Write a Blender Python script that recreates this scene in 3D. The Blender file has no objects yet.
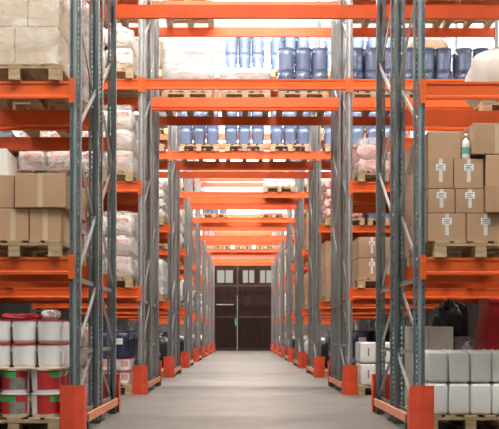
import bpy, bmesh, math, random
from mathutils import Vector, Matrix
random.seed(7)
S = bpy.context.scene
COL = S.collection

# ------------------------------------------------------------------ numbers
F = 950.0; CX, CY = 242.0, 334.4; EYE = 0.878; EX = -0.046
ROW0, PERIOD, NROW = 8.36, 5.5, 8
WP, PW, PD = 1.47, 0.095, 0.07          # tunnel half width at the posts, post width and depth
BAY = 2.70
BZ = [1.48, 3.03, 4.53, 6.05]           # beam centre heights
BH = 0.15
FD, GAP = 1.10, 0.20                    # depth of one rack, gap of the pair
PH = 7.35
WALL_Y, CEIL = 51.0, 9.0
def rowY(n): return ROW0 + PERIOD*(n-1)
ORD = ['', 'nearest', 'second', 'third', 'fourth', 'fifth', 'sixth', 'seventh', 'farthest']

# ------------------------------------------------------------------ materials
def nt(name):
    m = bpy.data.materials.new(name); m.use_nodes = True
    t = m.node_tree; t.nodes.clear()
    return m, t
def mat(name, col, rough=.6, metal=0., var=.12, scale=6., bump=0., bscale=40., spec=.5, coat=0., rnd=0., stretch=None, trans=0.):
    m, t = nt(name); N = t.nodes; L = t.links
    out = N.new('ShaderNodeOutputMaterial'); p = N.new('ShaderNodeBsdfPrincipled')
    L.new(p.outputs[0], out.inputs[0])
    p.inputs['Roughness'].default_value = rough; p.inputs['Metallic'].default_value = metal
    p.inputs['Specular IOR Level'].default_value = spec
    p.inputs['Coat Weight'].default_value = coat
    tc = N.new('ShaderNodeTexCoord'); mp = N.new('ShaderNodeMapping')
    L.new(tc.outputs['Object'], mp.inputs[0])
    if stretch: mp.inputs['Scale'].default_value = stretch
    no = N.new('ShaderNodeTexNoise'); no.inputs['Scale'].default_value = scale; no.inputs['Detail'].default_value = 5
    L.new(mp.outputs[0], no.inputs['Vector'])
    r = N.new('ShaderNodeValToRGB')
    a = [max(0, c*(1-var)) for c in col]; b = [min(1, c*(1+var)) for c in col]
    r.color_ramp.elements[0].position = .3; r.color_ramp.elements[1].position = .7
    r.color_ramp.elements[0].color = (*a, 1); r.color_ramp.elements[1].color = (*b, 1)
    L.new(no.outputs['Fac'], r.inputs[0])
    src = r.outputs[0]
    if rnd:
        oi = N.new('ShaderNodeObjectInfo'); mr = N.new('ShaderNodeMapRange')
        mr.inputs['To Min'].default_value = 1-rnd; mr.inputs['To Max'].default_value = 1+rnd
        L.new(oi.outputs['Random'], mr.inputs['Value'])
        hs = N.new('ShaderNodeHueSaturation'); L.new(mr.outputs[0], hs.inputs['Value']); L.new(src, hs.inputs['Color'])
        src = hs.outputs[0]
    L.new(src, p.inputs['Base Color'])
    if bump:
        n2 = N.new('ShaderNodeTexNoise'); n2.inputs['Scale'].default_value = bscale; n2.inputs['Detail'].default_value = 4
        L.new(mp.outputs[0], n2.inputs['Vector'])
        bp = N.new('ShaderNodeBump'); bp.inputs['Strength'].default_value = bump; bp.inputs['Distance'].default_value = .01
        L.new(n2.outputs['Fac'], bp.inputs['Height']); L.new(bp.outputs[0], p.inputs['Normal'])
    return m
def emit(name, col, s):
    m, t = nt(name); N = t.nodes
    out = N.new('ShaderNodeOutputMaterial'); e = N.new('ShaderNodeEmission')
    e.inputs[0].default_value = (*col, 1); e.inputs[1].default_value = s
    t.links.new(e.outputs[0], out.inputs[0]); return m
def film_mat(name, col, lo, hi, scale=5.):
    m, t = nt(name); N = t.nodes; L = t.links
    out = N.new('ShaderNodeOutputMaterial'); mx = N.new('ShaderNodeMixShader')
    tr = N.new('ShaderNodeBsdfTransparent'); p = N.new('ShaderNodeBsdfPrincipled')
    p.inputs['Base Color'].default_value = (*col, 1); p.inputs['Roughness'].default_value = .25
    tc = N.new('ShaderNodeTexCoord'); mp = N.new('ShaderNodeMapping'); mp.inputs['Scale'].default_value = (1, 1, 2.2)
    no = N.new('ShaderNodeTexNoise'); no.inputs['Scale'].default_value = scale; no.inputs['Detail'].default_value = 6
    no.inputs['Distortion'].default_value = 1.2
    L.new(tc.outputs['Object'], mp.inputs[0]); L.new(mp.outputs[0], no.inputs['Vector'])
    mr = N.new('ShaderNodeMapRange'); mr.inputs['From Min'].default_value = .35; mr.inputs['From Max'].default_value = .65
    mr.inputs['To Min'].default_value = lo; mr.inputs['To Max'].default_value = hi
    L.new(no.outputs['Fac'], mr.inputs['Value'])
    bp = N.new('ShaderNodeBump'); bp.inputs['Strength'].default_value = .6; bp.inputs['Distance'].default_value = .02
    L.new(no.outputs['Fac'], bp.inputs['Height']); L.new(bp.outputs[0], p.inputs['Normal'])
    L.new(mr.outputs[0], mx.inputs[0]); L.new(tr.outputs[0], mx.inputs[1]); L.new(p.outputs[0], mx.inputs[2])
    L.new(mx.outputs[0], out.inputs[0]); return m

M = {}
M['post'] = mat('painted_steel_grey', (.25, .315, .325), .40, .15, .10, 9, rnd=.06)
M['galv'] = mat('pale_grey_post_steel', (.47, .495, .495), .38, .25, .10, 9, rnd=.06)  # paler, more neutral grey for posts of every rack past the nearest
M['brace'] = mat('galvanised_steel', (.50, .51, .50), .35, .55, .10, 12)
M['beam'] = mat('orange_beam_paint', (.78, .12, .022), .36, 0, .10, 3, rnd=.10, stretch=(1, 1, 1))
M['guard'] = mat('orange_guard_paint', (.74, .085, .033), .45, 0, .14, 7, bump=.08, bscale=25)
M['rail'] = mat('lit_orange_rail_paint', (.80, .30, .17), .5, 0, .18, 9)  # orange paled: light on the rail is put into the colour
M['bolt'] = mat('dark_bolt_steel', (.10, .10, .10), .5, .6)
M['wood'] = mat('pallet_wood', (.46, .33, .19), .8, 0, .28, 7, bump=.2, rnd=.16, stretch=(1, 1, 4))
M['carton'] = mat('brown_cardboard', (.45, .285, .17), .85, 0, .07, 4, bump=.05, rnd=.10)
M['carton_pale'] = mat('pale_cardboard', (.66, .53, .38), .85, 0, .08, 4, rnd=.08)
M['white_card'] = mat('white_cardboard', (.88, .85, .80), .8, 0, .05)
M['tape'] = mat('white_tape', (.74, .72, .68), .4, 0, .05)
M['clear_tape'] = mat('tan_tape', (.60, .46, .31), .3, 0, .05)
M['label'] = mat('paper_label', (.86, .86, .84), .7, 0, .02)
M['ink'] = mat('dark_ink', (.05, .05, .06), .7)
M['plastic_w'] = mat('white_plastic', (.86, .86, .85), .38, 0, .04, 3, rnd=.04)
M['plastic_m'] = mat('milky_plastic', (.87, .88, .87), .33, 0, .06, 4, rnd=.04)
M['lid_red'] = mat('red_lid', (.45, .03, .035), .4)
M['red'] = mat('red_print', (.50, .03, .03), .4, 0, .08)
M['green'] = mat('green_print', (.05, .42, .10), .4)
M['greyprint'] = mat('grey_print', (.23, .21, .20), .5, 0, .3, 20)
M['blue'] = mat('blue_pail_paint', (.15, .20, .32), .22, .25, .12, 5, rnd=.20)
M['navy'] = mat('navy_pail_paint', (.045, .052, .11), .3, .1, .12, 5, rnd=.2)
M['silver'] = mat('pail_rim_steel', (.50, .54, .60), .3, .6)
M['bag'] = mat('white_paper_sack', (.68, .64, .585), .7, 0, .05, 6, bump=.3, bscale=9, rnd=.05)
M['bagred'] = mat('red_sack_print', (.76, .25, .23), .7, 0, .25, 14)
M['pink'] = mat('pink_sack_plastic', (.76, .45, .42), .45, 0, .2, 8, bump=.3, bscale=12)
M['film'] = film_mat('clear_stretch_film', (.88, .88, .87), .06, .38)
M['film_white'] = film_mat('milky_stretch_film', (.80, .80, .80), .4, .85, 4.)
M['blackbag'] = mat('black_polythene', (.018, .018, .022), .22, 0, .1, 8, bump=.8, bscale=9)
M['redtub'] = mat('red_tub_plastic', (.42, .015, .022), .42)
M['smoke'] = film_mat('smoky_plastic', (.35, .36, .36), .35, .7)
M['teal'] = mat('teal_label', (.15, .42, .38), .5)
M['darkwrap'] = mat('dark_shade_bale_wrap', (.05, .052, .06), .35, 0, .2)
M['brownwrap'] = mat('brown_shade_bale_wrap', (.20, .125, .075), .7, 0, .2)
M['wall'] = mat('grey_wall_paint', (.22, .21, .20), .9, 0, .03, 1.)
M['sidewall'] = mat('shade_dark_side_wall', (.026, .021, .018), .9, 0, .06, 1., spec=.1)  # near-black colour stands in for shade behind the bays
M['ceil'] = mat('white_ceiling_panels', (.86, .86, .84), .9, 0, .02, 1.)
M['door'] = mat('dark_brown_door_paint', (.026, .013, .011), .8, 0, .25, 3, spec=.15, stretch=(3, 3, .5))
M['doorframe'] = mat('dark_door_moulding', (.035, .018, .015), .6)
M['pane'] = emit('daylit_pane', (.80, .77, .62), .6)
M['sky'] = emit('daylit_skylight', (1., .985, .96), 6.0)
M['tube'] = emit('lit_fluorescent_tube', (1., .96, .89), 330.)
M['white_enamel'] = mat('white_enamel', (.8, .8, .78), .4)
M['frame'] = mat('window_frame_paint', (.75, .75, .73), .6)
M['greenbox'] = mat('green_handle_plate', (.03, .40, .22), .5)
M['gutter'] = mat('pale_bar', (.50, .46, .42), .5)

# concrete floor
def floor_mat():
    m, t = nt('worn_concrete'); N = t.nodes; L = t.links
    out = N.new('ShaderNodeOutputMaterial'); p = N.new('ShaderNodeBsdfPrincipled'); L.new(p.outputs[0], out.inputs[0])
    tc = N.new('ShaderNodeTexCoord')
    n1 = N.new('ShaderNodeTexNoise'); n1.inputs['Scale'].default_value = .9; n1.inputs['Detail'].default_value = 9; n1.inputs['Roughness'].default_value = .65
    n2 = N.new('ShaderNodeTexNoise'); n2.inputs['Scale'].default_value = 38; n2.inputs['Detail'].default_value = 5
    for n in (n1, n2): L.new(tc.outputs['Object'], n.inputs['Vector'])
    r = N.new('ShaderNodeValToRGB'); r.color_ramp.elements[0].position = .30; r.color_ramp.elements[1].position = .70
    r.color_ramp.elements[0].color = (.112, .107, .092, 1); r.color_ramp.elements[1].color = (.20, .19, .167, 1)
    L.new(n1.outputs['Fac'], r.inputs[0])
    r2 = N.new('ShaderNodeValToRGB'); r2.color_ramp.elements[0].position = .3; r2.color_ramp.elements[0].color = (.78, .78, .78, 1)
    r2.color_ramp.elements[1].position = .65; r2.color_ramp.elements[1].color = (1.06, 1.06, 1.06, 1)
    L.new(n2.outputs['Fac'], r2.inputs[0])
    mx = N.new('ShaderNodeMix'); mx.data_type = 'RGBA'; mx.blend_type = 'MULTIPLY'; mx.inputs[0].default_value = 1
    L.new(r.outputs[0], mx.inputs[6]); L.new(r2.outputs[0], mx.inputs[7])
    L.new(mx.outputs[2], p.inputs['Base Color'])
    p.inputs['Roughness'].default_value = .5
    bp = N.new('ShaderNodeBump'); bp.inputs['Strength'].default_value = .15; bp.inputs['Distance'].default_value = .004
    L.new(n2.outputs['Fac'], bp.inputs['Height']); L.new(bp.outputs[0], p.inputs['Normal'])
    return m
M['floor'] = floor_mat()

# ------------------------------------------------------------------ mesh builder
class MB:
    def __init__(s): s.v = []; s.f = []; s.m = []; s.mats = []; s.sm = []
    def mi(s, k):
        if k not in s.mats: s.mats.append(k)
        return s.mats.index(k)
    def add(s, vs, fs, k, smooth=False):
        o = len(s.v); s.v += [tuple(x) for x in vs]; i = s.mi(k)
        for f in fs: s.f.append(tuple(o+j for j in f)); s.m.append(i); s.sm.append(smooth)
        return s
    def box(s, x0, x1, y0, y1, z0, z1, k):
        vs = [(x, y, z) for z in (z0, z1) for y in (y0, y1) for x in (x0, x1)]
        return s.add(vs, [(0, 2, 3, 1), (4, 5, 7, 6), (0, 1, 5, 4), (2, 6, 7, 3), (0, 4, 6, 2), (1, 3, 7, 5)], k)
    def rbox(s, x0, x1, y0, y1, z0, z1, k, b=.01, seg=2, smooth=False):
        bm = bmesh.new(); bmesh.ops.create_cube(bm, size=1)
        for v in bm.verts:
            v.co = Vector(((x0+x1)/2+v.co.x*(x1-x0), (y0+y1)/2+v.co.y*(y1-y0), (z0+z1)/2+v.co.z*(z1-z0)))
        bmesh.ops.bevel(bm, geom=bm.edges[:], offset=b, segments=seg, profile=.5, affect='EDGES')
        bm.verts.index_update()
        s.add([v.co[:] for v in bm.verts], [[v.index for v in f.verts] for f in bm.faces], k, smooth); bm.free()
        return s
    def prism(s, pts, axis, a, b, k):
        # closed outline pts extruded along axis from a to b
        def P(u, w, t): return {'x': (t, u, w), 'y': (u, t, w), 'z': (u, w, t)}[axis]
        n = len(pts); vs = [P(u, w, a) for u, w in pts]+[P(u, w, b) for u, w in pts]
        fs = [(i, (i+1) % n, n+(i+1) % n, n+i) for i in range(n)]+[tuple(range(n))[::-1], tuple(range(n, 2*n))]
        return s.add(vs, fs, k)
    def bar(s, p, q, w, d, k, up=(1, 0, 0)):
        p = Vector(p); q = Vector(q); t = (q-p).normalized(); u = Vector(up)
        n = t.cross(u).normalized(); u = n.cross(t).normalized()
        vs = [c+u*(w/2*a)+n*(d/2*b) for c in (p, q) for a, b in ((-1, -1), (1, -1), (1, 1), (-1, 1))]
        return s.add(vs, [(0, 3, 2, 1), (4, 5, 6, 7)]+[(i, (i+1) % 4, 4+(i+1) % 4, 4+i) for i in range(4)], k)
    def tube(s, pts, r, k, n=8):
        pts = [Vector(p) for p in pts]; vs = []; fs = []
        for i, p in enumerate(pts):
            t = (pts[min(i+1, len(pts)-1)]-pts[max(i-1, 0)]).normalized()
            a = t.cross(Vector((.31, .12, .94))).normalized(); b = t.cross(a)
            vs += [p+a*r*math.cos(6.2832*j/n)+b*r*math.sin(6.2832*j/n) for j in range(n)]
        for i in range(len(pts)-1):
            for j in range(n): fs.append((i*n+j, i*n+(j+1) % n, (i+1)*n+(j+1) % n, (i+1)*n+j))
        fs.append(tuple(range(n))[::-1]); fs.append(tuple(range(len(pts)*n-n, len(pts)*n)))
        return s.add(vs, fs, k, True)
    def lathe(s, prof, k, n=28, cx=0, cy=0, kf=None, cap=True, a0=0, a1=2*math.pi):
        full = abs(a1-a0-2*math.pi) < 1e-4; nn = n if full else n+1
        def ring(r, z): return [(cx+r*math.cos(a0+(a1-a0)*q/n), cy+r*math.sin(a0+(a1-a0)*q/n), z) for q in range(nn)]
        o = len(s.v)
        for i in range(len(prof)-1):
            o2 = len(s.v); s.v += ring(*prof[i])+ring(*prof[i+1])
            for j in range(n):
                kk = kf(i, j) if kf else k
                s.f.append((o2+j, o2+(j+1) % nn, o2+nn+(j+1) % nn, o2+nn+j)); s.m.append(s.mi(kk)); s.sm.append(True)
        if cap and full:
            s.f.append(tuple(o+j for j in range(n))[::-1]); s.m.append(s.mi(k)); s.sm.append(False)
            q = len(s.v)-nn
            s.f.append(tuple(q+j for j in range(n))); s.m.append(s.mi(k)); s.sm.append(False)
        return s
    def mesh(s, name):
        me = bpy.data.meshes.new(name); me.from_pydata(s.v, [], s.f)
        for k in s.mats: me.materials.append(M[k])
        me.polygons.foreach_set('material_index', s.m); me.polygons.foreach_set('use_smooth', s.sm)
        me.update(); return me

# ------------------------------------------------------------------ object helpers
def tag(o, label=None, cat=None, group=None, kind=None):
    if label: o['label'] = label
    if cat: o['category'] = cat
    if group: o['group'] = group
    if kind: o['kind'] = kind
    return o
def ob(name, me, parent=None, loc=(0, 0, 0), rz=0):
    o = bpy.data.objects.new(name, me); COL.objects.link(o); o.location = loc; o.rotation_euler = (0, 0, rz)
    if parent: o.parent = parent
    return o
def struct(name, mb): return tag(ob(name, mb.mesh(name)), kind='structure')
# a kit: (thing name, category, [ (part name, mesh, [ (sub-part name, mesh) ], label or None) ])
def place(kit, loc, label, group=None, rz=0, cat=None):
    name, c, parts = kit
    if len(parts) == 1 and parts[0][0] is None:
        r = ob(name, parts[0][1], None, loc, rz)
    else:
        r = ob(name, None, None, loc, rz); r.empty_display_size = .1
        for pn, me, subs, lb in parts:
            q = ob(pn, me, r)
            if lb: q['label'] = lb
            for sn, sm in subs: ob(sn, sm, q)
    return tag(r, label, cat or c, group)

# ------------------------------------------------------------------ racking kits
def post_mesh():
    zs = [0.0]; z = .02
    while z+.05 < PH: zs += [z+.012, z+.038]; z += .05
    zs.append(PH)
    # profile running round the post: lip, side, front, side, lip ; hole columns flagged
    prof = [((.028, PD), 0), ((0, PD), 0), ((0, .052), 1), ((0, .038), 0), ((0, 0), 0),
            ((.009, 0), 1), ((.026, 0), 0), ((.036, .006), 0), ((.059, .006), 0), ((.069, 0), 1), ((.086, 0), 0), ((PW, 0), 0),
            ((PW, .038), 1), ((PW, .052), 0), ((PW, PD), 0), ((PW-.028, PD), 0)]
    bm = bmesh.new(); n = len(prof)
    g = [[bm.verts.new((p[0][0], p[0][1], z)) for p in prof] for z in zs]
    for i in range(len(zs)-1):
        for j in range(n-1):
            if prof[j][1] and i % 2 == 1: continue
            bm.faces.new((g[i][j], g[i][j+1], g[i+1][j+1], g[i+1][j]))
    bmesh.ops.solidify(bm, geom=bm.faces[:], thickness=-.0025)
    me = bpy.data.meshes.new('post'); bm.to_mesh(me); bm.free(); me.materials.append(M['post']); return me
POST = post_mesh()
POSTR = POST.copy(); POSTR.transform(Matrix.Translation((PW, 0, 0)) @ Matrix.Rotation(math.pi, 4, 'Z')); 
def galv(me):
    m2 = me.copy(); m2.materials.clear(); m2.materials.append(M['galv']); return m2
POST_PALE, POSTR_PALE = galv(POST), galv(POSTR)
BASE = MB().box(-.02, PW+.02, -.012, PD+.03, 0, .006, 'bolt').lathe([(.009, .006), (.009, .03)], 'bolt', 8, -.008, .09).lathe([(.009, .006), (.009, .03)], 'bolt', 8, PW+.008, .09).mesh('base_plate')
BASER = BASE.copy(); BASER.transform(Matrix.Translation((PW, 0, 0)) @ Matrix.Rotation(math.pi, 4, 'Z'))
XM = PW/2
nodes = [('H', .16), ('D', 0, .20, .68), ('H', .72), ('D', 1, .78, 1.32), ('H', 1.37), ('D', 1, 1.43, 2.03), ('D', 0, 2.68, 2.08),
         ('D', 1, 2.72, 3.28), ('D', 0, 3.92, 3.32), ('D', 1, 3.95, 4.52), ('D', 0, 5.15, 4.56), ('D', 1, 5.2, 5.78), ('D', 0, 6.4, 5.82), ('D', 1, 6.44, 6.95), ('H', 7.1)]
def chan(p, q, side):
    # thin C channel between two points
    b = MB(); p = Vector(p); q = Vector(q)
    t = (q-p).normalized(); n = Vector((1, 0, 0)).cross(t).normalized()
    w = .019; d = .014
    for off, hx, hy in ((Vector((0, 0, 0)), .0022, w*2), (n*w+Vector((d/2*side, 0, 0)), d, .003), (-n*w+Vector((d/2*side, 0, 0)), d, .003)):
        b.bar(p+off, q+off, hx, hy, 'brace', (1, 0, 0))
    return b
BR = []
y0, y1 = .055, FD-.055
for e in nodes:
    if e[0] == 'H': BR.append(('horizontal_brace', chan((XM, y0, e[1]), (XM, y1, e[1]), -1).mesh('horizontal_brace')))
    else:
        # e[1]==1 : the front end is e[2], rear end e[3]; e[1]==0 : front e[2], rear e[3] too (descending)
        BR.append(('diagonal_brace', chan((XM+.012*(1 if e[1] else -1), y0, e[2]), (XM+.012*(1 if e[1] else -1), y1, e[3]), 1 if e[1] else -1).mesh('diagonal_brace')))
def mirror(me):
    m2 = me.copy(); m2.transform(Matrix.Translation((0, FD, 0)) @ Matrix.Diagonal((1, -1, 1, 1))); m2.flip_normals(); return m2
BRM = [(n, mirror(m)) for n, m in BR]
def frame(x, y, mirrored, label):
    r = ob('upright_frame', None, None, (x, y, 0)); r.empty_display_size = .1
    pale_row = y > ROW0+3
    ob('post', POST_PALE if pale_row else POST, r); ob('post', POSTR_PALE if pale_row else POSTR, r, (0, FD, 0))
    ob('base_plate', BASE, r); ob('base_plate', BASER, r, (0, FD, 0))
    for n, m in (BRM if mirrored else BR): ob(n, m, r)
    return tag(r, label, 'rack frame', 'grey perforated upright frames of the racks')

def beam_kit(length):
    L = length; h = BH/2
    # facing -Y ; y 0 is the post face; stepped box profile
    pr = [(-.012, -h), (-.012, -h+.022), (-.004, -h+.030), (-.004, h-.030), (-.012, h-.022), (-.012, h), (.036, h), (.036, -h)]
    me = MB().prism(pr, 'x', .003, L-.003, 'beam').mesh('beam')
    def con(sgn):
        b = MB()
        x0 = 0 if sgn < 0 else L
        f0, f1 = (x0-.045, x0+.006) if sgn < 0 else (x0-.006, x0+.045)
        b.box(f0, f1, -.0165, -.0135, -.115, .10, 'beam')
        b.box(min(x0, x0-sgn*.0028), max(x0, x0-sgn*.0028), -.0165, .055, -.115, .10, 'beam')
        for zz in (-.09, -.04, .01, .06):
            xx = (f0+f1)/2
            b.rbox(xx-.007, xx+.007, -.0165, .004, zz-.01, zz+.01, 'beam', .002, 1)
            b.box(xx-.003, xx+.003, -.018, -.0165, zz+.013, zz+.020, 'bolt')
        return b.mesh('end_connector')
    return me, con(-1), con(1)
BK_T = beam_kit(2*WP); BK_S = beam_kit(BAY)
BKR = {}
for k, v in (('T', BK_T), ('S', BK_S)):
    out = []
    for me in v:
        m2 = me.copy(); m2.transform(Matrix.Diagonal((1, -1, 1, 1))); m2.flip_normals(); out.append(m2)
    BKR[k] = out
def beam(kind, x, y, z, back, label):
    me, c1, c2 = (BKR[kind] if back else (BK_T if kind == 'T' else BK_S))
    r = ob('rack_beam', None, None, (x, y, z)); r.empty_display_size = .1
    ob('beam', me, r); ob('end_connector', c1, r); ob('end_connector', c2, r)
    return tag(r, label, 'beam', 'orange pallet rack beams', 'thing')

XO = WP+PW+BAY                                # inner edge of outer posts
LINES = [('front line', 0, 0), ('inner front line', FD, 1), ('inner rear line', FD+GAP, 0), ('rear line', 2*FD+GAP, 1)]
for n in range(1, NROW+1):
    Y = rowY(n)
    for hf, hy in (('front', 0), ('rear', FD+GAP)):
        for xx, nm in ((-WP-PW, 'left of the aisle'), (WP, 'right of the aisle'), (-XO-PW, 'at the outer left bay end'), (XO, 'at the outer right bay end')):
            frame(xx, Y+hy, hf == 'rear', f'{"blue-grey" if n == 1 else "silver-grey"} perforated upright frame, {nm}, {hf} half of {ORD[n]} rack')
    for ln, ly, back in LINES:
        for li, z in enumerate(BZ):
            lv = ['first', 'second', 'third', 'fourth'][li]
            for sd, xx in (('left', -XO), ('right', WP+PW)):
                beam('S', xx, Y+ly, z, back, f'orange beam, {sd} bay, {lv} level, {ln}, {ORD[n]} rack from the camera')
            if li >= 2:
                beam('T', -WP, Y+ly, z, back, f'orange beam bridging the aisle, {"lower" if li==2 else "upper"} level, {ln}, {ORD[n]} rack from camera')

# ------------------------------------------------------------------ end guards
def guard_mesh(sx):
    # folded steel shield, local x 0 = aisle side, growing outward (sx=+1 to +x)
    b = MB(); w, h, t = .215, .43, .006
    def X(a): return sx*a
    pts = [(0, .12), (0, .004), (w*.42, -.018), (w, .004), (w, .12)]
    inn = [(t, .12), (t, .004+t), (w*.42, -.018+t), (w-t, .004+t), (w-t, .12)]
    def hz(i): return h if 1 <= i <= 3 else h-.13
    n = len(pts)
    vs = [(X(p[0]), p[1], 0) for p in pts]+[(X(p[0]), p[1], hz(i)) for i, p in enumerate(pts)]
    vs += [(X(p[0]), p[1], 0) for p in inn]+[(X(p[0]), p[1], hz(i)) for i, p in enumerate(inn)]
    fs = []
    for i in range(n-1):
        fs += [(i, i+1, n+i+1, n+i), (2*n+i+1, 2*n+i, 3*n+i, 3*n+i+1), (n+i, n+i+1, 3*n+i+1, 3*n+i), (i+1, i, 2*n+i, 2*n+i+1)]
    fs += [(0, n, 3*n, 2*n), (n-1, 3*n-1, 4*n-1, 2*n-1)]
    b.add(vs, fs, 'guard'); return b.mesh('column_guard')
GM = {}
for sx in (1, -1):
    a = guard_mesh(sx); c = a.copy(); c.transform(Matrix.Diagonal((1, -1, 1, 1))); c.flip_normals(); GM[sx] = (a, c)
for n in range(1, NROW+1):
    Y = rowY(n); D = 2*FD+GAP
    for sx, nm in ((-1, 'left'), (1, 'right')):
        r = ob('rack_end_guard', None, None, (sx*1.425, Y-.03, 0)); r.empty_display_size = .1
        ob('column_guard', GM[sx][0], r); ob('column_guard', GM[sx][1], r, (0, D+.06, 0))
        b = MB().rbox(min(sx*.0, sx*.02)+sx*.004, max(0, sx*.02)+sx*.004, .24, D-.12, .085, .168, 'rail', .003, 1)
        ob('guard_rail', b.mesh('guard_rail'), r)
        for yy in (.12, D-.11):
            b = MB().box(min(sx*.002, sx*.03), max(sx*.002, sx*.03), yy-.0, yy+.14, .10, .155, 'bolt')
            ob('rail_bracket', b.mesh('rail_bracket'), r)
        for yy in (.32, D-.22):
            b = MB().box(min(sx*.012, sx*.09), max(sx*.012, sx*.09), yy-.04, yy+.04, 0, .085, 'bolt')
            ob('rail_foot', b.mesh('rail_foot'), r)
        tag(r, f'orange end guard with floor rail, {nm} side of the aisle, {ORD[n]} rack from camera', 'rack guard', 'orange guards at the rack feet')

# ------------------------------------------------------------------ goods kits
def pallet_kit(w=.8, d=1.2):
    # x = w, y = d (runners along y... seen end on), origin at front-centre base
    dk = MB()
    xs = [(0, .145), (.164, .244), (.2775, .4225), (.456, .636-.1), (w-.145, w)]
    xs = [(0, .13), (.17, .27), (.34, .46), (.53, .63), (.67, .80)]
    for yy in (0, .5275, 1.055): dk.box(-w/2, w/2, yy, yy+.145, .100, .122, 'wood')
    for a, b in xs: dk.rbox(-w/2+a, -w/2+b, 0, d, .122, .144, 'wood', .003, 1)
    parts = [('deck', dk.mesh('deck'), [], None)]
    for a, b in ((0, .10), (.35, .45), (.70, .80)):
        s = MB()
        s.rbox(-w/2+a, -w/2+b, 0, d, 0, .022, 'wood', .003, 1)
        for yy in (0, .5275, 1.055): s.rbox(-w/2+a, -w/2+b, yy+.002, yy+.143, .022, .100, 'wood', .003, 1)
        parts.append(('skid', s.mesh('skid'), [], None))
    return ('wooden_pallet', 'pallet', parts)
PAL = pallet_kit()

def handle_pts(r, z, drop, n=9):
    return [(r*math.cos(math.pi+math.pi*i/(n-1)), -abs(r*math.sin(math.pi*i/(n-1)))*.55-.01 if 0 < i < n-1 else 0, z-drop*math.sin(math.pi*i/(n-1))) for i in range(n)]
def pail_kit(r, h, body, label_fn=None, lid='silver', name='steel_pail', cat='pail', handle=True, rim='silver', ribs=True, taper=.93):
    b = MB()
    r0 = r*taper
    zs = [0, .15*h, .25*h, .35*h, .45*h, .55*h, .62*h, .66*h, .72*h, .80*h, .88*h, .955*h] if not ribs else [0, .03*h, .06*h, .335*h, .34*h, .36*h, .365*h, .66*h, .665*h, .685*h, .69*h, .955*h]
    pr = []
    for i, z in enumerate(zs):
        rr = r0+(r-r0)*z/h
        if ribs and i in (4, 5, 8, 9): rr += .003
        pr.append((min(rr, r), z))
    pr[0] = (pr[0][0]-.006, 0)
    kf = None
    if label_fn:
        kf = lambda i, j: label_fn(i, j) or body
    b.lathe(pr, body, 28, kf=kf)
    l = MB().lathe([(r-.004, .945*h), (r+.004, .948*h), (r+.005, .985*h), (r+.001, h-.001), (r-.012, h-.001), (r-.016, h-.007)], lid, 28)
    parts = [('body', b.mesh('body'), [], None), ('lid', l.mesh('lid'), [], None)]
    if handle:
        parts.append(('handle', MB().tube(handle_pts(r+.007, .86*h, .38*h), .0035, 'tape' if rim != 'silver' else 'silver', 6).mesh('handle'), [], None))
    return (name, cat, parts)
def arc_label(r, z0, z1, a0, a1, k, taperr=0, n=8):
    return MB().lathe([(r+.0015, z0), (r+.0015+taperr, z1)], k, n, cap=False, a0=a0, a1=a1)
def with_label(kit, mesh, lb=None, nm='paper_label'):
    kit[2].append((nm, mesh, [], lb)); return kit
R_ = math.radians
PAIL_B = pail_kit(.131, .355, 'blue', lid='blue')
PAIL_B2 = (PAIL_B[0], PAIL_B[1], list(PAIL_B[2]))
with_label(PAIL_B, arc_label(.131, .19, .29, R_(232), R_(290), 'label').mesh('paper_label'))
PAIL_N = pail_kit(.140, .40, 'navy', lid='navy')
with_label(PAIL_N, arc_label(.139, .20, .29, R_(235), R_(285), 'label').mesh('paper_label'))
# printed red bucket : white side strip, red print, green band, grey picture
def red_print(kind):
    def fn(i, j):
        if i < 1 or i > 10: return None
        hi = 7 <= i <= 9          # green band height
        if kind == 0:              # white strip left of front, plain dark red, then print
            if 15 <= j <= 18: return None
            if hi and (23 <= j <= 26 or 8 <= j <= 13): return 'green'
            return 'red'
        if kind == 1:
            if j in (26, 27, 0): return None
            if hi and 15 <= j <= 21: return 'green'
            if i <= 6 and 20 <= j <= 24: return 'greyprint'
            return 'red'
        if 8 <= j <= 11: return None
        if hi and 18 <= j <= 24: return 'green'
        if 3 <= i <= 6 and 22 <= j <= 25: return 'greyprint'
        return 'red'
    return fn
BUCK_R = [pail_kit(.134, .212, 'plastic_w', red_print(q), 'plastic_w', 'paint_bucket', 'bucket', rim='w', ribs=False) for q in (0, 1, 2)]
BUCK_W = pail_kit(.109, .212, 'plastic_w', None, 'lid_red', 'paint_bucket', 'bucket', rim='w', ribs=False, taper=.92)
BUCK_P = pail_kit(.125, .19, 'plastic_w', lambda i, j: 'pink' if 3 <= i <= 8 and (j//4) % 2 else None, 'lid_red', 'paint_bucket', 'bucket', rim='w', ribs=False)

def canister_kit(w, d, h, cap='plastic_w', k='plastic_m'):
    b = MB(); b.rbox(-w/2, w/2, 0, d, 0, h*.975, k, .030, 4, True)
    hd = MB().tube([(0, d*.30, h*.955), (0, d*.36, h*.985), (0, d*.70, h*.985), (0, d*.76, h*.955)], .006, k, 8)
    c = MB().lathe([(.022, h*.92), (.022, h*.995), (.018, h)], cap, 12, w*.26, d*.16)
    rib = MB()
    return ('plastic_canister', 'canister', [('body', b.mesh('body'), [], None), ('handle', hd.mesh('handle'), [], None), ('cap', c.mesh('cap'), [], None)])
CAN_W = canister_kit(.192, .26, .295)
CAN_R = canister_kit(.235, .28, .315, 'lid_red')
CAN_R[2].append(('spout_mark', MB().box(-.005, .018, -.0015, .0, .10, .22, 'greyprint').mesh('spout_mark'), [], None))

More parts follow.
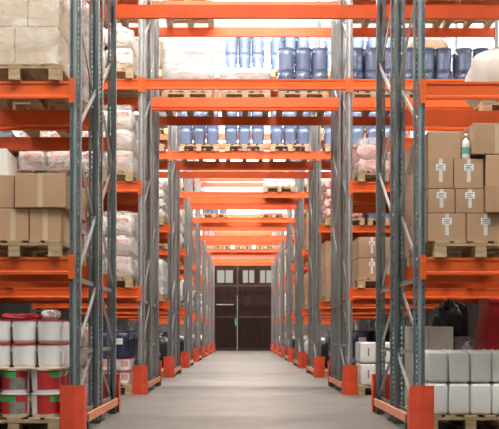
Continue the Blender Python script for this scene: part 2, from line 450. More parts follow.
_ck = {}
def carton_kit(w, d, h, k='carton', tape='tape', lab=True, seam=True):
    key = (round(w, 3), round(d, 3), round(h, 3), k, tape, lab)
    if key in _ck: return _ck[key]
    b = MB(); b.rbox(-w/2, w/2, 0, d, 0, h, k, .006, 2)
    if seam: b.box(-w/2+.006, w/2-.006, d/2-.002, d/2+.002, h, h+.001, 'ink')
    parts = [('box', b.mesh('box'), [], None)]
    if tape:
        tw = .034 if tape == 'tape' else .045
        t = MB(); t.box(-tw/2, tw/2, -.0012, .0, h*.22, h-.004, tape); t.box(-tw/2, tw/2, -.0012, d*.9, h, h+.0016, tape)
        if tape == 'clear_tape': t = MB().box(-tw/2, tw/2, -.0012, 0, .004, h-.004, tape).box(-tw/2, tw/2, -.0012, d*.9, h, h+.0016, tape)
        parts.append(('tape', t.mesh('tape'), [], None))
    if lab:
        l = MB(); lx = .0; lz = h*.60
        l.box(-.042, .042, -.0035, -.0013, lz, lz+.058, 'label')
        ink = MB()
        for q in range(3): ink.box(-.030, .026-.012*(q % 2), -.0042, -.0036, lz+.010+.015*q, lz+.016+.015*q, 'ink')
        parts.append(('shipping_label', l.mesh('shipping_label'), [('print', ink.mesh('print'))], None))
    kit = ('carton', 'box', parts); _ck[key] = kit; return kit

def lumpy(w, d, h, k, seed, nx=14, nz=8, e=.38, amp=.012, kf=None, k2=None):
    # sack: superellipsoid with sagging noise, base at z 0, front at y 0
    rnd = random.Random(seed); ph = [rnd.uniform(0, 6.28) for _ in range(8)]
    b = MB(); vs = []; NU, NV = 48, 24
    def sp(c, p): return math.copysign(abs(c)**p, c)
    for i in range(NV+1):
        v = -math.pi/2+math.pi*i/NV
        for j in range(NU):
            u = 2*math.pi*j/NU
            x = sp(math.cos(v), e*1.2)*sp(math.cos(u), e); y = sp(math.cos(v), e*1.2)*sp(math.sin(u), e); z = sp(math.sin(v), .62)
            wob = amp*(math.sin(5*u+ph[0]+2*v)+math.sin(9*u+ph[1]-3*v)*.6+math.sin(7*v+ph[2]+3*u)*.5)
            vs.append((x*(w/2+wob), d/2+y*(d/2+wob), h/2+z*h/2+(wob*.6 if z > 0 else 0)))
    fs = []; ks = []
    for i in range(NV):
        for j in range(NU):
            f = (i*NU+j, i*NU+(j+1) % NU, (i+1)*NU+(j+1) % NU, (i+1)*NU+j)
            fs.append(f); ks.append(kf(i, j) if kf else k)
    for kk in set(ks): pass
    o = len(b.v); b.v += vs
    for f, kk in zip(fs, ks): b.f.append(tuple(o+q for q in f)); b.m.append(b.mi(kk)); b.sm.append(True)
    return b
def sack_kit(w, d, h, seed, k='bag', pr='bagred'):
    def kf(i, j):
        # front is -y : u around 3pi/2 -> j ~ 24
        if pr and ((i in (13, 14) and 34 <= j <= 38 and (i == 14 or j != 36)) or (i in (9, 10) and 33 <= j <= 36 and (i+j) % 2)): return pr
        return k
    return ('sack', 'sack', [(None, lumpy(w, d, h, k, seed, kf=kf).mesh('sack'))])
SACK = [sack_kit(.41, .57, .335, s) for s in (1, 2, 3)]
SACK_S = [sack_kit(.40, .56, .215, s, 'bag', None) for s in (4, 5)]
SACK_P = [sack_kit(.40, .56, .215, s, 'pink', 'bagred') for s in (6, 7)]

def film_shell(w, d, h, seed, k, top=True, amp=.012):
    # stretch film round a load: rounded rectangular skirt with wrinkles and a closed top
    rnd = random.Random(seed); b = MB(); NU = 48; NV = 14
    ph = [rnd.uniform(0, 6.28) for _ in range(6)]; vs = []
    def rect(u):
        c, s_ = math.cos(u), math.sin(u); p = .22
        return math.copysign(abs(c)**p, c), math.copysign(abs(s_)**p, s_)
    for i in range(NV+1):
        t = i/NV; z = h*t
        ins = 1-.05*max(0, (t-.85)/.15)**2
        for j in range(NU):
            u = 2*math.pi*j/NU; x, y = rect(u)
            wob = amp*(math.sin(7*u+ph[0]+9*t)+.6*math.sin(15*u+ph[1]-14*t)+.5*math.sin(3*u+31*t+ph[2]))*.5
            vs.append((x*(w/2+wob)*ins, d/2+y*(d/2+wob)*ins, z))
    fs = [(i*NU+j, i*NU+(j+1) % NU, (i+1)*NU+(j+1) % NU, (i+1)*NU+j) for i in range(NV) for j in range(NU)]
    if top:
        for ring, sc in ((1, .6), (2, .2)):
            for j in range(NU):
                x, y = rect(2*math.pi*j/NU)
                vs.append((x*w/2*sc, d/2+y*d/2*sc, h+.012*math.sin(j*1.3+ph[3])+.008))
        b0 = NV*NU
        fs += [(b0+r*NU+j, b0+r*NU+(j+1) % NU, b0+(r+1)*NU+(j+1) % NU, b0+(r+1)*NU+j) for r in range(2) for j in range(NU)]
        fs.append(tuple((NV+2)*NU+j for j in range(NU)))
    b.add(vs, fs, k, True); return b.mesh('stretch_film')

# ------------------------------------------------------------------ load placement
REG = []      # (load id, column key, object): goods that may be left out when nothing shows them
HALF = {'f': -.05, 'r': FD+GAP-.05}
LZ = [0.0] + [z+BH/2 for z in BZ]
LVN = ['floor', 'first shelf', 'second shelf', 'third shelf', 'top shelf']
lid_ = [0]
def where(n, half, side, lv, slot):
    hf = 'front' if half == 'f' else 'rear'
    sd = {'L': 'left bay', 'R': 'right bay', 'T': 'over aisle'}[side]
    return f'{ORD[n]} rack {hf} {sd} {LVN[lv]}'+(f' {slot}' if slot else '')
def slotx(side, s):
    if side == 'T': return (-.93, 0, .93)[s]
    x = WP+PW+.08+.4+.87*s
    return -x if side == 'L' else x
def slotname(side, s):
    if side == 'T': return ('left', 'middle', 'right')[s]
    return ('inner', 'centre', 'outer')[s]
class Load:
    def __init__(s, n, half, side, lv, slot=0, dy=0., dx=0.):
        lid_[0] += 1; s.id = lid_[0]
        s.x = slotx(side, slot)+dx; s.y = rowY(n)+HALF[half]+dy; s.z = LZ[lv]
        s.w = where(n, half, side, lv, slotname(side, slot)); s.n = n
        o = place(PAL, (s.x, s.y, s.z), f'wooden pallet, {s.w}', 'wooden pallets under the goods')
        s.pal = o; REG.append((s.id, 'pallet', o)); s.z += .144; s.side = side
    def item(s, kit, x, y, z, label, group, rz=0, col=None, cat=None):
        o = place(kit, (s.x+x, s.y+y, s.z+z), label, group, rz, cat)
        REG.append((s.id, col if col is not None else (round(x, 2), round(y, 2)), o)); return o
    def grid(s, kits, noun, group, nx, ny, nz, px, py, hz, y0, look, front=False, jit=0., cellz=None, rot=0., x0=0.):
        cn = {1: [''], 2: ['left', 'right'], 3: ['left', 'middle', 'right'], 4: ['far left', 'centre left', 'centre right', 'far right']}[nx]
        tn = {1: [''], 2: ['lower', 'upper'], 3: ['bottom', 'middle', 'top'], 4: ['bottom', 'second', 'third', 'top'], 5: ['bottom', 'second', 'third', 'fourth', 'top']}[nz]
        rn = {1: [''], 2: ['front', 'back'], 3: ['front', 'mid', 'back'], 4: ['front', 'second', 'third', 'back']}[ny]
        for iz in range(nz):
            for iy in range(ny):
                for ix in range(nx):
                    if cellz and not cellz(ix, iy, iz): continue
                    k = kits[(ix*7+iy*3+iz*5) % len(kits)]
                    x = x0+(ix-(nx-1)/2)*px+random.uniform(-jit, jit); y = y0+iy*py+random.uniform(0, jit)
                    words = ' '.join(w for w in (rn[iy], cn[ix]) if w)
                    lab = f'{look} {noun}, {tn[iz]+" tier, " if tn[iz] else ""}{words}, {s.w}'
                    s.item(k, x, y, iz*hz, lab, group, random.uniform(-rot, rot), (ix, iy))
        return s
    def pails(s, kit=None, nz=2, navy=False, ny=2):
        kit = kit or (PAIL_N if navy else PAIL_B)
        if navy: return s.grid([kit], 'pail', 'navy steel pails', 2 if False else 2, ny, nz, .30, .30, .402, .17, 'navy', jit=.004, rot=.5)
        return s.grid([PAIL_B2, kit, PAIL_B2, PAIL_B2, PAIL_B2], 'pail', 'blue steel pails', 3, ny, nz, .272, .272, .357, .15, 'blue', jit=.002, rot=.5)
    def sacks(s, nz=4, kind='SACK', look='white', ny=2):
        ks = {'SACK': SACK, 'S': SACK_S, 'P': SACK_P}[kind]
        grp = {'SACK': 'white printed sacks', 'S': 'plain white sacks', 'P': 'pink sacks'}[kind]
        nz = max(1, round(nz*(.48 if kind == 'SACK' else .76))); hz = .30 if kind == 'SACK' else .197
        if kind == 'SACK' and s.z < 4: nz = 3
        return s.grid(ks, 'sack', grp, 2, ny, nz, .392, .57, hz, .04, look, jit=.008, rot=.03)
    def cartons(s, nx=2, nz=3, w=.38, h=.28, k='carton', look='brown', ny=2, d=.55, tape='tape', lab=True):
        kit = carton_kit(w, d, h, k, tape, lab)
        grp = {'carton': 'brown cartons', 'carton_pale': 'pale cartons', 'white_card': 'white cartons'}[k]
        return s.grid([kit], 'carton', grp, nx, ny, nz, w+.01, d+.01, h+.002, .04, look, jit=.004, rot=.008)
    def cans(s, kit=None, nx=3, nz=2, look='white', px=.25, h=.316, ny=2, d=.30):
        return s.grid([kit or CAN_R], 'canister', 'white canisters', nx, ny, nz, px, d, h, .06, look, jit=.004)
    def film(s, h, k='film', w=.83, d=1.22, look='clear', dy=-.01):
        m = film_shell(w, d, h, s.id, k)
        o = place(('stretch_film', 'plastic wrap', [(None, m)]), (s.x, s.y+dy, s.z+.002), f'{look} stretch film round the load, {s.w}', 'stretch films round pallet loads')
        REG.append((s.id, 'film', o)); return s

# ---- nearest rack, left bay
l = Load(1, 'f', 'L', 0, dy=.0)
for iz in range(2):
    for iy in range(3):
        for ix, x in enumerate((.263, -.007, -.277)):
            l.item(BUCK_R[ix], x-.005, .145+iy*.275, iz*.213, f'red and green printed bucket, {["lower","upper"][iz]} tier, {["front","mid","back"][iy]} {["right","centre","left"][ix]}, nearest left floor pallet', 'printed buckets on the nearest left pallet', 0, (ix, iy))
l.item(('cardboard_sheet', 'cardboard', [(None, MB().rbox(-.40, .40, 0, 1.12, 0, .010, 'carton_pale', .003, 1).mesh('cardboard_sheet'))]), 0, .01, .427, 'thin cardboard sheet between printed and white buckets, nearest left floor pallet', None, 0, 'sheet')
for iz in range(2):
    for iy in range(3):
        for ix, x in enumerate((.292, .068, -.156)):
            l.item(BUCK_W, x, .135+iy*.226, .438+iz*.213, f'white bucket with red lid, {["lower","upper"][iz]} tier, {["front","mid","back"][iy]} {["right","centre","left"][ix]}, nearest left floor pallet', 'white buckets on the nearest left pallet', 0, (ix, iy, 'w'))
l.item(('plastic_bag', 'bag', [(None, lumpy(.36, .24, .045, 'lid_red', 31, e=.7, amp=.012).mesh('plastic_bag'))]), .03, .10, .865, 'flat dark red plastic bag lying on the white buckets', None, .05, 'b1')
l.item(('plastic_bag', 'bag', [(None, lumpy(.15, .18, .085, 'film_white', 32, e=.8, amp=.008).mesh('plastic_bag'))]), .285, .11, .865, 'small crumpled clear plastic bag lying on the white buckets', None, 0, 'b2')
l = Load(1, 'r', 'L', 0); l.sacks(5, 'P', 'pink').film(.84, 'film')
l = Load(1, 'f', 'L', 1)
ck1 = carton_kit(.275, .55, .285, 'carton', 'clear_tape', False)
ck2 = carton_kit(.445, .55, .300, 'carton', 'clear_tape', False)
ck3 = carton_kit(.30, .5, .235, 'white_card', None, False)
nm = 'cartons on the nearest left shelf'
for iy, yy in enumerate((.05, .62)):
    fb = ('front', 'back')[iy]
    l.item(ck1, .265, yy, 0, f'brown carton, lower tier, right, {fb}, nearest left first shelf', nm, .01)
    l.item(ck1, -.020, yy, 0, f'brown carton, lower tier, centre, {fb}, nearest left first shelf', nm)
    l.item(carton_kit(.2, .5, .285, 'carton', None, False), -.265, yy, 0, f'brown carton, lower tier, outer left, {fb}, nearest left first shelf', nm)
    l.item(ck2, .225, yy-.03, .290, f'brown carton with tape seam, upper tier, right, {fb}, nearest left first shelf', nm, -.02)
    l.item(carton_kit(.38, .55, .290, 'carton', 'clear_tape', False), -.200, yy, .290, f'brown carton, upper tier, left, {fb}, nearest left first shelf', nm, .03)
l.item(ck3, -.235, .08, .585, 'white carton on top of the brown cartons, nearest left first shelf', None, .05)
l = Load(1, 'r', 'L', 1)
l.grid([BUCK_R[1], BUCK_R[0]], 'bucket', 'printed buckets on rear shelf', 3, 2, 4, .268, .275, .213, .145, 'red printed').film(.98, 'film')
l = Load(1, 'f', 'L', 2)
nm = 'pale cartons on the nearest left second shelf'
for iy, yy in enumerate((.05, .60)):
    fb = ('front', 'back')[iy]
    l.item(carton_kit(.38, .54, .335, 'carton_pale', 'clear_tape', False), .185, yy, 0, f'pale carton, lower tier, right, {fb}, nearest left second shelf', nm)
    l.item(carton_kit(.38, .54, .335, 'carton_pale', 'clear_tape', False), -.20, yy, 0, f'pale carton, lower tier, left, {fb}, nearest left second shelf', nm)
    l.item(carton_kit(.27, .54, .335, 'carton_pale', None, False), .245, yy, .337, f'pale carton, upper tier, right, {fb}, nearest left second shelf', nm)
    l.item(carton_kit(.46, .54, .335, 'carton_pale', 'clear_tape', False), -.125, yy, .337, f'pale carton, upper tier, left, {fb}, nearest left second shelf', nm)
l.film(.70, 'film')
l = Load(1, 'r', 'L', 2); l.sacks(6, 'P', 'pink').film(1.05, 'film_white', look='milky')
# ---- nearest rack, right bay
l = Load(1, 'f', 'R', 0, dy=.36)
l.grid([CAN_W], 'canister', 'white canisters on the nearest right pallet', 4, 3, 2, .199, .27, .296, .02, 'white', jit=.002)
l = Load(1, 'r', 'R', 0, dy=.33)
l.grid([carton_kit(.255, .36, .272, 'white_card', None, False)], 'carton', 'white cartons behind the canisters', 3, 2, 3, .262, .37, .274, .03, 'off-white', cellz=lambda a, b, c: not (a == 2 and c == 2))
RL = l; l = Load(1, 'r', 'R', 0, 1, dy=.33)
l.grid([carton_kit(.255, .36, .272, 'white_card', None, False)], 'carton', 'white cartons behind the canisters', 3, 2, 2, .262, .37, .274, .03, 'off-white')
# red tub, smoky box and black bag on top
tub = MB(); 
tub.prism([(-.29, 0), (.29, 0), (.285, .15), (.235, .52), (-.235, .52), (-.285, .15)], 'y', 0, .40, 'redtub')
for q in range(8): tub.box(-.27+q*.07, -.25+q*.07, -.012, 0, .02, .15, 'redtub')
tub.rbox(-.25, .25, -.02, .42, .52, .56, 'redtub', .006, 1)
l.item(('plastic_tub', 'tub', [(None, tub.mesh('plastic_tub'))]), -.13, .02, .55, 'tall dark red plastic tub on the stack, nearest right floor pallet', None, .0, (1, 0))
l = RL
l.item(('storage_bin', 'box', [(None, MB().rbox(-.085, .085, 0, .22, 0, .165, 'smoke', .02, 3, True).mesh('storage_bin'))]), .25, .02, .55, 'small smoky clear plastic bin beside the red tub', None, .1, (2, 0))
l.item(('rubbish_bag', 'bag', [(None, lumpy(.30, .32, .54, 'blackbag', 44, e=.8, amp=.035).mesh('rubbish_bag'))]), .25, .36, .55, 'crumpled shiny black plastic bag beside the red tub', None, .3, (2, 1))
l = Load(1, 'f', 'R', 1)
nm = 'taped cartons on the nearest right shelf'
X0 = l.x
def cb(x0, x1, z0, h, tag_, tape='tape', lab=True, dy=.05, d=.55, rz=0):
    w = x1-x0-.004
    l.item(carton_kit(w, d, h-.003, 'carton', tape, lab), (x0+x1)/2-X0, dy, z0, f'brown carton, {tag_}, nearest right first shelf', nm, rz, (round((x0+x1)/2, 1), dy > .5))
cb(1.590, 1.925, 0, .250, 'bottom tier, left, white tape')
cb(1.930, 2.265, 0, .250, 'bottom tier, centre, white tape')
cb(2.270, 2.44, 0, .250, 'bottom tier, right end', None, False)
cb(1.590, 1.828, .250, .215, 'second tier, left, white tape')
cb(1.832, 2.088, .250, .215, 'second tier, centre, white tape')
cb(2.092, 2.44, .250, .250, 'second tier, right, standing proud', None, False, .0, rz=.05)
cb(1.590, 1.815, .465, .268, 'third tier, left, white tape')
cb(1.819, 2.080, .465, .268, 'third tier, centre, white tape')
cb(2.092, 2.44, .500, .262, 'third tier, right, standing proud', None, False, .02, rz=-.04)
cb(1.592, 1.885, .733, .245, 'top tier, left, plain side', None, False, .07)
cb(1.975, 2.42, .765, .275, 'top tier, right, beside the bottle', 'clear_tape', False, .03, rz=.04)
for i, (za, hh) in enumerate(((0, .25), (.25, .25), (.5, .25))):
    cb(1.60, 2.0, za, hh, f'back row, {["bottom","second","third"][i]} tier, left', None, False, .62, .5)
    cb(2.01, 2.42, za, hh, f'back row, {["bottom","second","third"][i]} tier, right', None, False, .62, .5)
bt = MB().lathe([(.034, 0), (.036, .01), (.036, .13), (.030, .155), (.014, .175), (.013, .19)], 'plastic_w', 20)
bc = MB().lathe([(.015, .188), (.015, .215), (.010, .222)], 'plastic_w', 12)
l.item(('spray_bottle', 'bottle', [('body', bt.mesh('body'), [], None), ('cap', bc.mesh('cap'), [], None), ('paper_label', arc_label(.036, .04, .10, 0, 2*math.pi, 'teal', n=20).mesh('paper_label'), [], None)]), 1.932-X0, .09, .733, 'white plastic bottle with teal label standing among the right cartons', None, 0, (1.9, False))
l = Load(1, 'r', 'R', 1); l.cartons(2, 4, .385, .27)
l = Load(1, 'r', 'R', 2, 0, dx=.74)
l.item(('wrapped_bundle', 'bundle', [(None, lumpy(.84, 1.0, .68, 'bag', 51, e=1.0, amp=.022).mesh('wrapped_bundle'))]), 0, .06, .0, 'large white plastic wrapped bundle at the upper right', None, 0, 'w')

# ---- second rack
for sl in (0, 1):
    Load(2, 'f', 'L', 3, sl).sacks(5, 'SACK', 'red printed')
Load(2, 'f', 'L', 2).sacks(5, 'SACK', 'red printed').film(.97, 'film')
Load(2, 'f', 'L', 1).sacks(5, 'SACK', 'red printed').film(.97, 'film')
Load(2, 'f', 'L', 2, 1).sacks(5, 'SACK', 'red printed').film(.97, 'film')
Load(2, 'f', 'L', 1, 1).cartons(2, 3)
l = Load(2, 'f', 'L', 0); l.grid([BUCK_P], 'bucket', 'pink buckets under navy pails', 3, 2, 2, .262, .26, .192, .14, 'pink printed')
l.z += .386
l.grid([PAIL_N], 'pail', 'navy steel pails', 2, 2, 1, .31, .30, .402, .16, 'navy', x0=.07)
l.z -= .386
Load(2, 'f', 'L', 0, 1).pails(navy=True)
Load(2, 'r', 'L', 0).pails(navy=True); Load(2, 'r', 'L', 1).cartons(2, 3); Load(2, 'r', 'L', 2).sacks(4, 'P', 'pink')
l = Load(2, 'f', 'R', 2); l.sacks(3, 'P', 'pink').film(.50, 'film')
l = Load(2, 'f', 'R', 2, 1); l.sacks(3, 'P', 'pink').film(.50, 'film')
Load(2, 'f', 'R', 1).cartons(2, 2, .385, .30)
Load(2, 'f', 'R', 1, 1).cartons(2, 3, .385, .27)
Load(2, 'f', 'R', 0).cans(); Load(2, 'f', 'R', 0, 1).cans()
Load(2, 'r', 'R', 0).pails(navy=True, nz=2); Load(2, 'r', 'R', 0, 1).pails(navy=True, nz=2)
Load(2, 'r', 'R', 1).cartons(2, 2, .385, .30); Load(2, 'r', 'R', 2).pails(nz=1)
l = Load(2, 'r', 'T', 3, 0); l.sacks(5, 'S', 'plain white'); l.film(.84, 'film_white', look='milky')
l = Load(2, 'r', 'T', 3, 1); l.sacks(2, 'S', 'plain white'); l.film(.36, 'film_white', look='milky')
l = Load(2, 'r', 'T', 3, 2); l.pails()
for sl in (0, 1, 2): Load(2, 'r', 'R', 3, sl).pails()
Load(2, 'r', 'L', 3, 0).sacks(3, 'S', 'plain white')
for sd, sl in (('L', 0), ('L', 1), ('T', 0), ('R', 0), ('R', 1), ('R', 2)):
    Load(2, 'r', sd, 4, sl).cartons(2, 2, .385, .32)
# ---- third rack
for sl in (0, 1, 2): Load(3, 'f', 'T', 3, sl).pails()
for sl in (1, 2): Load(3, 'f', 'T', 4, sl).pails()
Load(3, 'f', 'L', 3).pails(navy=True); Load(3, 'f', 'R', 3).pails(); Load(3, 'f', 'R', 3, 1).pails()
for sl in (0, 1): Load(3, 'f', 'R', 4, sl).pails()
l = Load(3, 'f', 'L', 2); l.sacks(5, 'S', 'plain white').film(.8, 'film')
l = Load(3, 'f', 'L', 1); l.sacks(4, 'S', 'plain white').film(.7, 'film_white', look='milky')
Load(3, 'f', 'L', 2, 1).cartons(); Load(3, 'f', 'L', 1, 1).cartons()
Load(3, 'f', 'L', 0).pails(navy=True); Load(3, 'f', 'L', 0, 1).pails(navy=True)
Load(3, 'f', 'R', 2).sacks(5, 'P', 'pink'); Load(3, 'f', 'R', 1).cartons(2, 4, .385, .27)
Load(3, 'f', 'R', 2, 1).pails(); Load(3, 'f', 'R', 1, 1).cartons(2, 3)
Load(3, 'f', 'R', 0).pails(navy=True); Load(3, 'f', 'R', 0, 1).pails(navy=True)
Load(3, 'r', 'R', 1).cartons(2, 3); Load(3, 'r', 'L', 1).cartons(2, 3)
# ---- tunnel loads further on
l = Load(4, 'f', 'T', 3, 2); l.sacks(2, 'S', 'plain white'); l.film(.34, 'film_white', look='milky')
l = Load(5, 'f', 'T', 3, 0); l.pails(nz=1)
l = Load(5, 'f', 'T', 3, 2); l.cans(CAN_W, 4, 1, 'white', .199, .296)
for sl in (0, 1, 2): Load(7, 'f', 'T', 3, sl).cartons(2, 1, .385, .16, 'white_card', 'white', lab=False)
# ---- side bays further on
kinds = ['cartons', 'sacks', 'pink', 'cans', 'white']
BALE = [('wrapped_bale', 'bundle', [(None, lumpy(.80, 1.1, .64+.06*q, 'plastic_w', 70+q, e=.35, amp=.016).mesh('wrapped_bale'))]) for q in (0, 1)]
SHADE_BALE_BROWN = ('wrapped_bale', 'bundle', [(None, lumpy(.80, 1.1, .70, 'brownwrap', 76, e=.3, amp=.008).mesh('wrapped_bale'))])  # filler bale, added to block light inside the racks
SHADE_BALE_DARK = ('wrapped_bale', 'bundle', [(None, lumpy(.80, 1.1, .68, 'darkwrap', 75, e=.35, amp=.012).mesh('wrapped_bale'))])  # dark filler bale, added to block and soak up light
def fill(n, side, lv, kd, sl=0, half='f'):
    l = Load(n, half, side, lv, sl)
    if kd == 'cartons': l.cartons(2, 3, .385, .27)
    elif kd == 'sacks': l.sacks(5, 'SACK', 'red printed')
    elif kd == 'pink': l.sacks(4, 'P', 'pink')
    elif kd == 'cans': l.cans()
    elif kd == 'white': l.item(BALE[n % 2], 0, .03, 0, f'white film wrapped bale, {l.w}', 'white wrapped bales')
    elif kd == 'navy': l.pails(navy=True)
plan = {4: {'L': ['navy', 'white', 'sacks', 'white'], 'R': ['white', 'cartons', 'cartons', 'white']},
        5: {'L': ['white', 'sacks', 'cartons', 'sacks'], 'R': ['cans', 'cartons', 'white', 'sacks']},
        6: {'L': ['cans', 'cartons', 'white', 'sacks'], 'R': ['white', 'white', 'sacks', 'white']},
        7: {'L': ['white', 'sacks', 'pink', 'white'], 'R': ['cartons', 'sacks', 'cartons', 'white']},
        8: {'L': ['cartons', 'white', 'sacks', 'pink'], 'R': ['white', 'cartons', 'pink', 'sacks']}}
for n, d in plan.items():
    for sd, ks in d.items():
        for lv, kd in enumerate(ks): fill(n, sd, lv, kd)

# bales with pallets, added deeper in the bays, keep the inside of the racks dark
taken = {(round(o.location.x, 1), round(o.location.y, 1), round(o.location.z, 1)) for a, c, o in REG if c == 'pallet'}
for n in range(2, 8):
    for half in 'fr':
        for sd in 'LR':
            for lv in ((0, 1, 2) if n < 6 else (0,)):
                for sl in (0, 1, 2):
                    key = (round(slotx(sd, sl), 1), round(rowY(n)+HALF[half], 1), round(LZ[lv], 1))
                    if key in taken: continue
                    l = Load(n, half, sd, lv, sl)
                    l.item(SHADE_BALE_BROWN if lv and (n+lv+sl) % 2 else SHADE_BALE_DARK, 0, .03, 0, f'{"brown" if lv and (n+lv+sl) % 2 else "dark"} wrapped bale added for shade, {l.w}', 'wrapped bales added for shade')
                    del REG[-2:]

# unseen bales with pallets, added on the top shelves, shade the racks below
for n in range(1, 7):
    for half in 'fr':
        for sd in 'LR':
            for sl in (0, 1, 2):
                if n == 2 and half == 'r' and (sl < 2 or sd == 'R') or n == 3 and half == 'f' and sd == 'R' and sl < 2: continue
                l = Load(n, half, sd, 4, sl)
                l.item(SHADE_BALE_BROWN if (n+sl) % 2 else SHADE_BALE_DARK, 0, .03, 0, f'{"brown" if (n+sl) % 2 else "dark"} wrapped bale added for shade, {l.w}', 'wrapped bales added for shade')
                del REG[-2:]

# ------------------------------------------------------------------ building
XW = 5.4; YN = -6.0
struct('floor', MB().box(-XW-.2, XW+.2, YN-.2, WALL_Y+.4, -.2, 0, 'floor'))
struct('wall_left', MB().box(-XW-.2, -XW, YN, WALL_Y, 0, 4.9, 'sidewall').box(-XW-.2, -XW, YN, WALL_Y, 4.9, CEIL, 'ceil'))  # lower part coloured dark in place of shade
struct('wall_right', MB().box(XW, XW+.2, YN, WALL_Y, 0, 4.9, 'sidewall').box(XW, XW+.2, YN, WALL_Y, 4.9, CEIL, 'ceil'))
struct('wall_back', MB().box(-XW-.2, XW+.2, YN-.2, YN, 0, CEIL, 'wall'))
# end wall with a door opening and high windows
DX0, DX1, DZ = -1.82, 1.74, 4.75
ww = MB()
T = .3
ww.box(-XW-.2, DX0-.08, WALL_Y, WALL_Y+T, 0, 5.3, 'wall'); ww.box(DX1+.08, XW+.2, WALL_Y, WALL_Y+T, 0, 5.3, 'wall')
ww.box(DX0-.08, DX1+.08, WALL_Y, WALL_Y+T, DZ+.08, 5.3, 'wall'); ww.box(-XW-.2, XW+.2, WALL_Y, WALL_Y+T, 8.5, CEIL, 'wall')
wx = [-5.2+i*3.6 for i in range(3)]
prev = -XW-.2
for i in range(3):
    a, b = wx[i], wx[i]+3.2
    ww.box(prev, a, WALL_Y, WALL_Y+T, 5.3, 8.5, 'wall'); prev = b
ww.box(prev, XW+.2, WALL_Y, WALL_Y+T, 5.3, 8.5, 'wall')
struct('wall_far', ww)
wi = 0
for i in range(3):
    wi += 1; a, b = wx[i], wx[i]+3.2
    w = MB().box(a+.03, b-.03, WALL_Y+.14, WALL_Y+.16, 5.33, 8.47, 'sky')
    o = struct(f'window_{wi}', w)
    fr = MB()
    for q in range(5): fr.box(a+q*(3.14/4)+.0, a+q*(3.14/4)+.06, WALL_Y+.08, WALL_Y+.14, 5.3, 8.5, 'frame')
    for zz in (5.3, 6.9, 8.44): fr.box(a, b, WALL_Y+.085, WALL_Y+.135, zz, zz+.06, 'frame')
    ob('window_frame', fr.mesh('window_frame'), o)
# ceiling with skylight strips running across the aisles
cb_ = MB(); strips = []
y = YN; 
centres = [rowY(n)+2*FD+GAP+1.55 for n in range(0, NROW+1)]
prev = YN-.2
SKW = {}
for c in centres:
    a, b = c-1.25, c+1.25
    if c < ROW0: a, b = c-2.7, c+.6
    b = min(b, WALL_Y-.3)
    cb_.box(-XW-.2, XW+.2, prev, a, CEIL, CEIL+.2, 'ceil'); strips.append((a, b)); prev = b
cb_.box(-XW-.2, XW+.2, prev, WALL_Y+.4, CEIL, CEIL+.2, 'ceil')
struct('ceiling', cb_)
for a, b in strips:
    wi += 1
    o = struct(f'window_{wi}', MB().box(-XW, XW, a, b, CEIL+.10, CEIL+.12, 'sky'))
    fr = MB()
    for q in range(7): xx = -XW+q*2*XW/6; fr.box(xx-.03, xx+.03, a, b, CEIL+.02, CEIL+.10, 'frame')
    ob('window_frame', fr.mesh('window_frame'), o)

# rows of fluorescent lamps over the cross aisles, each housing and tube a lamp of its own
hs = MB().box(-1.25, 1.25, -.09, .09, .09, .15, 'white_enamel').box(-1.25, -1.21, -.09, .09, .02, .09, 'white_enamel').box(1.21, 1.25, -.09, .09, .02, .09, 'white_enamel').box(-.91, -.89, -.01, .01, .15, .36, 'white_enamel').box(.89, .91, -.01, .01, .15, .36, 'white_enamel').mesh('housing')
tb = MB().tube([(-1.2, 0, .04), (1.2, 0, .04)], .025, 'tube', 12).mesh('tube')
LK = ('strip_lamp', 'lamp', [('housing', hs, [], None), ('tube', tb, [], None)])
for i, c in enumerate(centres):
    for x, nm in ((-3., 'left'), (0, 'middle'), (3., 'right')):
        place(LK, (x, c-1.27, CEIL-.36), f'white fluorescent strip lamp under the ceiling, {nm}, {("in front of the "+ORD[i+1]+" rack") if i < NROW else "beyond the farthest rack"}', 'strip lamps under the ceiling')

# door
def leaf(x0, x1, wins, nm, idx):
    y0, y1 = WALL_Y+.06, WALL_Y+.12
    b = MB(); zb, zt = 3.62, 4.36
    b.box(x0, x1, y0, y1, .004, zb, 'door'); b.box(x0, x1, y0, y1, zt, DZ, 'door')
    px = x0
    for a, c in wins: b.box(px, a, y0, y1, zb, zt, 'door'); px = c
    b.box(px, x1, y0, y1, zb, zt, 'door')
    # raised boards
    n = int((x1-x0)/.30); w = (x1-x0)/n
    for i in range(n): b.rbox(x0+i*w+.012, x0+(i+1)*w-.012, y0-.012, y0, .12, 3.42, 'door', .004, 1)
    for zz in (.05, 1.75, 3.45): b.box(x0+.02, x1-.02, y0-.022, y0-.0125, zz, zz+.10, 'doorframe')
    o = struct(f'door_{idx}', b)
    for a, c in wins:
        f = MB(); m = (a+c)/2
        for xx in (a, m-.035, c-.05): f.box(xx, xx+(.07 if xx == m-.035 else .05), y0-.01, y0+.03, zb, zt, 'doorframe')
        f.box(a, c, y0-.01, y0+.03, zb, zb+.04, 'doorframe'); f.box(a, c, y0-.01, y0+.03, zt-.04, zt, 'doorframe')
        q = ob('window_frame', f.mesh('window_frame'), o)
        ob('pane', MB().box(a+.02, c-.02, y0+.032, y0+.04, zb+.02, zt-.02, 'pane').mesh('pane'), q)
    return o
def pxX(p): return (p-CX)/F*WALL_Y+EX
d1 = leaf(DX0, pxX(237.0), [(pxX(216.2), pxX(233.6))], 'left', 1)
d2 = leaf(pxX(237.5), DX1, [(pxX(242), pxX(255)), (pxX(259.2), pxX(272.2))], 'right', 2)
ob('door_bolt', MB().rbox(pxX(216), pxX(233.5), WALL_Y+.01, WALL_Y+.035, 2.45, 2.50, 'gutter', .006, 1).mesh('door_bolt'), d1)
ob('handle_plate', MB().rbox(pxX(236.0)-.06, pxX(236.6), WALL_Y+.015, WALL_Y+.035, 1.35, 1.72, 'greenbox', .006, 1).mesh('handle_plate'), d1)
